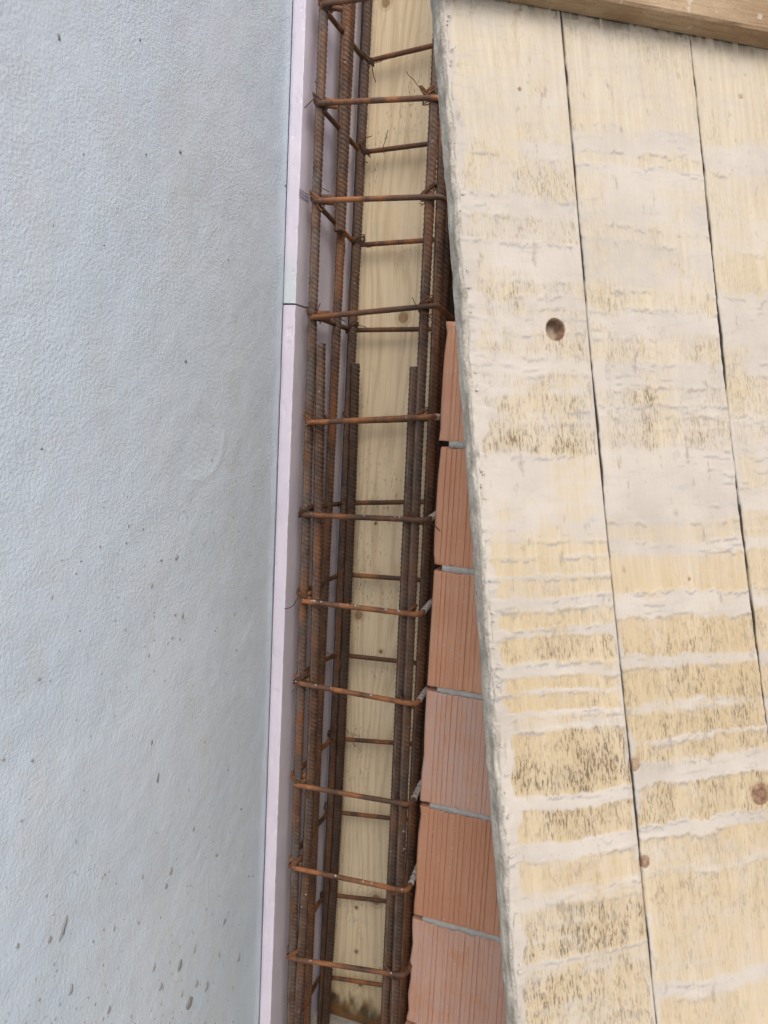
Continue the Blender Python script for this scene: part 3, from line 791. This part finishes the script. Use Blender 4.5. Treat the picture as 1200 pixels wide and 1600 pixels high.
# rows of the photograph along the left side of each board
side_x = [edge_x, np.interp(edge_y, [20, 400, 700, 950, 1200, 1340, 1560], [882, 910, 937, 960, 985, 1000, 1019]),
          np.interp(edge_y, [60, 400, 750, 1100, 1600], [1084, 1118, 1150, 1189, 1240])]
evs = [np.array([PN(x, y)[1] - vb + .0167 * PN(x, y)[0] for x, y in zip(sx_, edge_y)]) for sx_ in side_x]
def v2y(v, k=0): return np.interp(v, evs[k][::-1], edge_y[::-1])
PT = .031
def prof(tab, y):
    a = np.array(tab, float); return np.interp(y, a[:, 0], a[:, 1])
FILM = [
 [(0,.34),(205,.34),(216,.85),(234,.8),(240,.42),(296,.36),(304,.85),(326,.85),(334,.42),(366,.42),(374,.92),(428,.9),(436,.5),(456,.55),(462,.95),(474,.9),(480,.45),(492,.5),(498,.85),(512,.8),(520,.42),(548,.42),(556,.8),(566,.9),(576,.9),(584,.5),(598,.5),(604,.85),(612,.85),(620,.45),(634,.4),(640,.85),(652,.85),(660,.4),(704,.34),(716,.98),(826,.96),(838,.62),(846,.7),(852,.1),(870,.1),(874,.65),(880,.08),(902,.08),(906,.85),(912,.12),(936,.2),(942,.9),(956,.85),(962,.12),(984,.1),(990,.98),(1000,.85),(1004,.05),(1040,.08),(1048,.8),(1064,.85),(1070,.05),(1086,.04),(1091,.98),(1096,.06),(1118,.05),(1122,.9),(1132,.4),(1150,.72),(1156,.04),(1250,.03),(1256,.97),(1272,.97),(1278,.05),(1322,.04),(1328,.96),(1350,.9),(1356,.12),(1398,.15),(1408,.62),(1424,.6),(1432,.2),(1506,.18),(1514,.55),(1560,.38),(1600,.4),(1900,.4)],
 [(0,.3),(180,.28),(192,.6),(205,.85),(226,.9),(232,.12),(244,.1),(252,.75),(262,.9),(300,.55),(318,.9),(342,.95),(350,.5),(366,.5),(376,.85),(446,.8),(454,.3),(476,.35),(484,.95),(520,.9),(530,.3),(566,.3),(574,.9),(604,.95),(612,.4),(634,.45),(642,.82),(652,.8),(660,.38),(704,.4),(716,.95),(812,.93),(822,.3),(846,.25),(850,.85),(866,.9),(872,.12),(928,.08),(934,.95),(968,.95),(974,.1),(1026,.06),(1032,.8),(1046,.75),(1052,.1),(1098,.08),(1106,.75),(1116,.7),(1124,.08),(1158,.06),(1162,.75),(1170,.05),(1192,.08),(1200,.7),(1228,.9),(1234,.05),(1290,.05),(1296,.92),(1312,.92),(1318,.15),(1360,.28),(1372,.55),(1380,.15),(1500,.12),(1540,.2),(1552,.8),(1566,.75),(1575,.15),(1900,.2)],
 [(0,.25),(160,.2),(215,.25),(226,.8),(262,.8),(270,.25),(330,.3),(345,.6),(392,.65),(402,.15),(455,.12),(466,.9),(585,.95),(594,.3),(640,.4),(650,.7),(690,.5),(705,.85),(800,.85),(810,.25),(840,.2),(846,.7),(860,.8),(866,.1),(920,.1),(926,.8),(950,.8),(956,.1),(1015,.1),(1022,.7),(1035,.7),(1040,.1),(1090,.1),(1098,.9),(1110,.9),(1116,.1),(1190,.1),(1200,.8),(1216,.8),(1222,.1),(1290,.1),(1300,.8),(1310,.8),(1316,.1),(1900,.2)]]
MILD = [
 [(0,.35),(40,.15),(200,.2),(240,.5),(300,.6),(330,.7),(370,.6),(380,.1),(430,.5),(480,.45),(560,.5),(600,.4),(655,.6),(700,.95),(712,.1),(840,.0),(900,.2),(990,.25),(1000,.5),(1035,.9),(1042,.2),(1070,.3),(1120,.4),(1156,.75),(1200,1.1),(1240,1.0),(1256,.5),(1280,1.0),(1318,.9),(1330,.1),(1360,.3),(1420,.5),(1434,1.25),(1500,1.35),(1512,.4),(1540,1.1),(1590,1.1),(1900,.8)],
 [(0,.2),(60,.5),(110,.25),(200,.1),(400,.15),(520,.4),(560,.5),(620,.7),(700,1.0),(712,.1),(850,.1),(960,.2),(980,.7),(1025,.8),(1040,.5),(1060,.8),(1100,.7),(1150,.8),(1190,.8),(1240,.9),(1290,.8),(1320,.35),(1400,.5),(1500,.25),(1900,.2)],
 [(0,.1),(200,.2),(400,.1),(600,.4),(700,.4),(720,.1),(860,.3),(1000,.6),(1200,.6),(1300,.4),(1400,.7),(1500,.3),(1900,.2)]]
hole = PN(868, 515); knots = [(PN(1189, 1240), 17, 1.0), (PN(1007, 1347), 9, 1.0), (PN(990, 1195), 10, .6), (PN(812, 139), 3.4, 1.0), (PN(1158, 150), 5, .6), (PN(1077, 905), 3, .7)]
gapw = (.0012, .0016)
random.seed(5)
vmin, vmax = 0.0, 2.05
v_lo, v_hi = PN(800, 1660)[1] - vb, PN(800, -60)[1] - vb
vs = np.r_[np.arange(vmin, v_lo, .012), np.arange(v_lo, v_hi, .0015), np.arange(v_hi + .003, vmax, .012), vmax]
for bi in range(4):
    u0 = UB[bi] + (gapw[0] / 2 if bi else 0); u1 = UB[bi + 1] - gapw[1] / 2
    us = np.r_[u0, u0 + .0007, np.arange(u0 + .0018, u1 - .001, .0015), u1 - .0007, u1]
    U_, V_ = np.meshgrid(us, vs)
    k = min(bi, 2)
    # uneven board edges
    ew = .0020 * (fbm(V_ * 9, V_ * 0 + bi, 31) - .5) * 2 + .0010 * (fbm(V_ * 90, V_ * 0 + bi, 33) - .5) * 2
    Ux = U_ + ew * np.where(bi == 0, sstep(.02, 0, U_ - u0) * 1.6, 1) * (np.abs((U_ - u0) / (u1 - u0) * 2 - 1))
    y = v2y(V_ + .0167 * U_, k)
    warp = 13 * (fbm(U_ * 12 + bi * 5, V_ * 9, 41, 3) - .5) * 2 + 6 * (fbm(U_ * 70, V_ * 26 + bi * 9, 43, 3) - .5) * 2 + 4.5 * (fbm(U_ * 260, V_ * 190, 45, 2) - .5) * 2
    yw = y + warp * (.6 if k == 0 else .9)
    film = prof(FILM[k], yw)
    soft = sum(prof(FILM[k], yw + o_) for o_ in (-16, -9, -3, 3, 9, 16)) / 6
    film = np.where(y < 900, soft + (film - soft) * (.35 + .5 * fbm(U_ * 10, V_ * 10, 57 + bi, 2)), film); mild = prof(MILD[k], y + warp * .5)
    # wiped streaks, thin places, and the odd extra smear
    side = fbm(U_ * 16 + 3, V_ * 22, 47 + bi, 3)
    film = film * (1 - .55 * sstep(.52, .8, side)) + .14 * sstep(.62, .35, side)
    streak = fbm(U_ * 5 + bi * 3, V_ * 150, 49 + bi, 3)
    film = film * (.80 + .45 * (streak - .35)) + .12 * sstep(.64, .80, streak) * sstep(.45, .7, fbm(U_ * 9, V_ * 20, 48 + bi, 2)) * sstep(200, 320, y)
    eL = U_ - u0
    fing = .0035 + .016 * fbm(V_ * 34, V_ * 0, 51, 3) ** 1.5 * 1.3 + .010 * sstep(.55, .9, prof(FILM[k], y + 2))
    if bi == 0: film = np.maximum(film, sstep(fing + .006, fing - .002, eL) * 1.0)
    else: film = np.maximum(film, sstep(fing * .8, 0, eL) * .85 * sstep(.4, .6, fbm(V_ * 14, V_ * 0 + bi, 52, 2)))
    film = np.maximum(film, sstep(.010, .001, u1 - U_) * .8 * sstep(.45, .65, fbm(V_ * 17, V_ * 0 + bi, 53, 2)))
    film = np.clip(film, 0, 1)
    cl = fbm(U_ * 30, V_ * 11, 61 + bi, 3)
    mild = mild * (.25 + .75 * sstep(.22, .60, cl)) * (1.35 + 1.1 * sstep(900, 700, y) * sstep(150, 240, y)) * (1 - .8 * sstep(.62, .95, film))
    if bi == 0: mild *= 1 + .5 * sstep(.05, .11, eL) * sstep(900, 1000, y) * sstep(1300, 1200, y)
    if bi == 0:      # denser mildew towards the right side low down and in two dark patches
        mild = mild * (1 + .8 * np.exp(-((y - 1468) / 38) ** 2) + .5 * np.exp(-((y - 1215) / 50) ** 2))
    # relief: thickness of the film, wrinkled ridges at its borders
    f0 = prof(FILM[k], yw); gy = np.gradient(f0, axis=0)
    wr = fbm(U_ * 150, V_ * 150, 71, 3)
    lip = np.clip(np.abs(gy) * 7, 0, 1) * np.exp(-((f0 - .55) / .30) ** 2)
    ridge = lip * sstep(.44, .62, fbm(U_ * 24, V_ * 40, 73 + bi, 3))
    crin = sstep(.63, .74, fbm(U_ * 40 + 40, V_ * 170, 75 + bi, 4)) * f0 * sstep(.5, .66, fbm(U_ * 9, V_ * 12, 77 + bi, 2))
    hgt = .0002 * film + .0007 * ridge * (.3 + wr) + .0006 * crin * (.3 + wr) + .0003 * (wr - .5) * film
    hgt += .0007 * (fbm(U_ * 22, V_ * 3.5, 79 + bi, 3) - .5)
    if bi == 0:
        cr = sstep(fing + .002, 0, eL); hgt += .0020 * cr * fbm(U_ * 110, V_ * 110, 81, 3)
    edge = np.minimum(eL, u1 - U_)
    hgt -= .0018 * sstep(.0015, 0, edge)
    Ux = Ux * (1 + .055 * np.clip((y - 700) / 900, 0, 1.1))          # the boards widen a little towards the foot
    knotm = np.zeros_like(hgt); dark = np.zeros_like(hgt)
    def ring(cx, cz_, r): return np.hypot((U_ - cx) / 1.0, (V_ - (cz_ - vb)) / 1.08) / r
    q = ring(hole[0], hole[1], .0125) * (1 + .12 * (fbm(U_ * 120, V_ * 120, 83, 2) - .5))
    hgt -= .0155 * sstep(1.0, .82, q) ; knotm = np.maximum(knotm, sstep(1.15, .98, q) * (.45 + .5 * sstep(.75, .95, q))); film *= np.where(q < .85, .75, sstep(1.0, 1.15, q)); dark += .6 * sstep(1.0, .9, q)
    grain_bow = np.exp(-(q - 1) / 1.6) * (q > 1)
    mild = mild + .5 * grain_bow * (np.sin(q * 9) > .1) * (bi == 0)
    for (kp, r_, st_) in knots:
        kp = (kp[0] / (1 + .055 * min(max((float(v2y(kp[1] - vb + .0167 * kp[0], k)) - 700) / 900, 0), 1.1)), kp[1])
        if r_ == 0: continue
        q = ring(kp[0], kp[1], r_ * .9 / F) * (1 + .25 * (fbm(U_ * 90, V_ * 90, 85, 2) - .5)); knotm = np.maximum(knotm, st_ * sstep(1.08, .88, q) * (.86 + .14 * np.cos(q * 11 + 3 * fbm(U_ * 60, V_ * 60, 86, 2)))); film *= sstep(.9, 1.1, q) * .9 + .1; hgt -= .0012 * np.exp(-((q - 1) / .12) ** 2)
    sh = lambda A_: np.clip(np.roll(A_, -2, 0) - A_, 0, 1)            # shadow line painted just below a lip
    ridgec = np.clip(sh(ridge) * 1.6 * sstep(.42, .6, wr) + sh(crin) * .8, 0, 1)
    # fine drying cracks, mostly level
    lc = np.abs(fbm(U_ * 14, V_ * 60, 91 + bi, 3) - .5)
    ridgec = np.maximum(ridgec, sstep(.006, .0015, lc) * sstep(.55, .8, fbm(U_ * 11, V_ * 15, 93 + bi, 2)) * sstep(.4, .8, film) * .8)
    yel = np.clip(prof([(0,.12),(300,.22),(700,.42),(900,.62),(1100,.85),(1300,.82),(1500,.62),(1900,.6)], y) + (fbm(U_ * 8, V_ * 3, 97 + bi) - .5) * .5, 0, 1)
    Vt = np.stack([Ux, -hgt, V_], -1).reshape(-1, 3); n1, n2 = U_.shape
    i = np.arange(n1 - 1)[:, None] * n2; j = np.arange(n2 - 1)[None]
    Fq = np.stack([i + j, i + j + 1, i + n2 + j + 1, i + n2 + j], -1).reshape(-1, 4)
    # sides and back follow the front's outline
    nb = n1
    L = Vt.reshape(n1, n2, 3)[:, 0].copy(); Rr = Vt.reshape(n1, n2, 3)[:, -1].copy(); L[:, 1] = .026; Rr[:, 1] = .026
    base_i = len(Vt); Vt2 = np.vstack([Vt, L, Rr]); r0 = np.arange(n1 - 1)
    Fl = np.stack([r0 * n2, (r0 + 1) * n2, base_i + r0 + 1, base_i + r0], -1)
    Fr = np.stack([r0 * n2 + n2 - 1, base_i + nb + r0, base_i + nb + r0 + 1, (r0 + 1) * n2 + n2 - 1], -1)
    Fb = np.stack([base_i + r0, base_i + r0 + 1, base_i + nb + r0 + 1, base_i + nb + r0], -1)
    me = to_mesh('board', [(Vt2, np.vstack([Fq, Fl, Fr, Fb]))])
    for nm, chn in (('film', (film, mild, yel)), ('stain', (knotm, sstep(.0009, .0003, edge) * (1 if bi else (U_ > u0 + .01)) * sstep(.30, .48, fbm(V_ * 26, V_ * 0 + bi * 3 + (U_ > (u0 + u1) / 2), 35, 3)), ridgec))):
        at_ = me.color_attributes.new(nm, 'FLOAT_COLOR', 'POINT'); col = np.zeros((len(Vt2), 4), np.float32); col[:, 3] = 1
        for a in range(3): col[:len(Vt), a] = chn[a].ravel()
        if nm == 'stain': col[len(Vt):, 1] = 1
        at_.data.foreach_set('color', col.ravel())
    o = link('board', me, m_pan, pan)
    if bi == 0: o['label'] = 'outermost board with an open knot hole and a ragged cement edge'
# grey cement crust over the thickness of the left edge
zs_ = np.r_[np.arange(0, v_lo, .01), np.arange(v_lo, v_hi, .0022), np.arange(v_hi, vmax, .01)]
ts = np.linspace(0, 1, 16)
T_, Z_ = np.meshgrid(ts, zs_)
yw_ = -.0012 + (PT + .002) * T_
out = -.0006 - .0044 * fbm(T_ * 5 + 3, Z_ * 42, 101, 4) - .002 * np.sin(np.pi * np.clip(T_, 0, 1)) * fbm(T_ * 2, Z_ * 9, 103, 2)
out += .0055 * sstep(.12, 0, T_) + .004 * sstep(.9, 1, T_) - .002 * T_ * sstep(260, -60, v2y(Z_))
yw_ = yw_ + .0024 * (fbm(T_ * 0 + 1, Z_ * 40, 105, 3) - .5) * 2 * (T_ < .1)
Vt = np.stack([out, yw_, Z_], -1).reshape(-1, 3); n1, n2 = T_.shape
i = np.arange(n1 - 1)[:, None] * n2; j = np.arange(n2 - 1)[None]
Fq = np.stack([i + j, i + n2 + j, i + n2 + j + 1, i + j + 1], -1).reshape(-1, 4)
link('edge_crust', to_mesh('edge_crust', [(Vt, Fq)]), m_crust, pan)
# cement fins and splinters along that edge
parts = []
random.seed(21)
for k in range(45):
    v = random.uniform(v_lo, v_hi); L_ = random.uniform(.002, .008); a = random.uniform(-.5, .5)
    q0 = np.array((random.uniform(.001, .006), -.0022, v)); dr = np.array((math.cos(a) * random.choice((1, 1, .3)), -.25, math.sin(a) + .2)); dr /= np.linalg.norm(dr)
    P, t = resample([q0, q0 + dr * L_ * .6, q0 + dr * L_ + (0, 0, .001)], .0015); rad = np.linspace(.0011, .0003, len(P)) * random.uniform(.6, 1.3)
    parts.append(tube_np(P, t, rad, 5))
link('cement_fins', to_mesh('cement_fins', parts), m_fin, pan, kind='stuff')
# timber batten nailed across the top and cross rails behind
bt = [PN(785, 0), PN(1200, 76)]
bz = bt[0][1] - vb; sl = (bt[1][1] - bt[0][1]) / (bt[1][0] - bt[0][0])
def beam(z, y0, y1, h, name, mat, x0=-.012, x1=.62, slope=0.0):
    xs = np.linspace(x0, x1, 90); ring_ = [(y0 + .0, 0), (y0, .003), (y0, h - .003), (y0 + .003, h), (y1, h), (y1, 0), (y0 + .003, 0)]
    ring_ = [(y0 + .003, 0), (y0, .003), (y0, h - .003), (y0 + .003, h), (y1, h), (y1, 0)]
    P = []; 
    for a, x in enumerate(xs):
        for b, (yy, zz) in enumerate(ring_):
            nn = .0016 * (vnoise(np.array([x * 40]), np.array([b * 3.3]), 5)[0] - .5)
            P.append((x, yy + nn, z + zz + slope * x + nn))
    n = 6; Fs = [(a * n + b, a * n + (b + 1) % n, (a + 1) * n + (b + 1) % n, (a + 1) * n + b) for a in range(89) for b in range(n)]
    me = bpy.data.meshes.new(name); me.from_pydata(P, [], Fs + [tuple(range(n)), tuple(89 * n + b for b in range(n))][:2]); me.update()
    return link(name, me, mat, pan)
beam(bz, -.034, -.003, .095, 'batten', m_bat, -.02, UB[4], sl)
for z in (.25, .95, 1.65): beam(z, .0285, .052, .09, 'back_rail', m_bat, .05, UB[4])
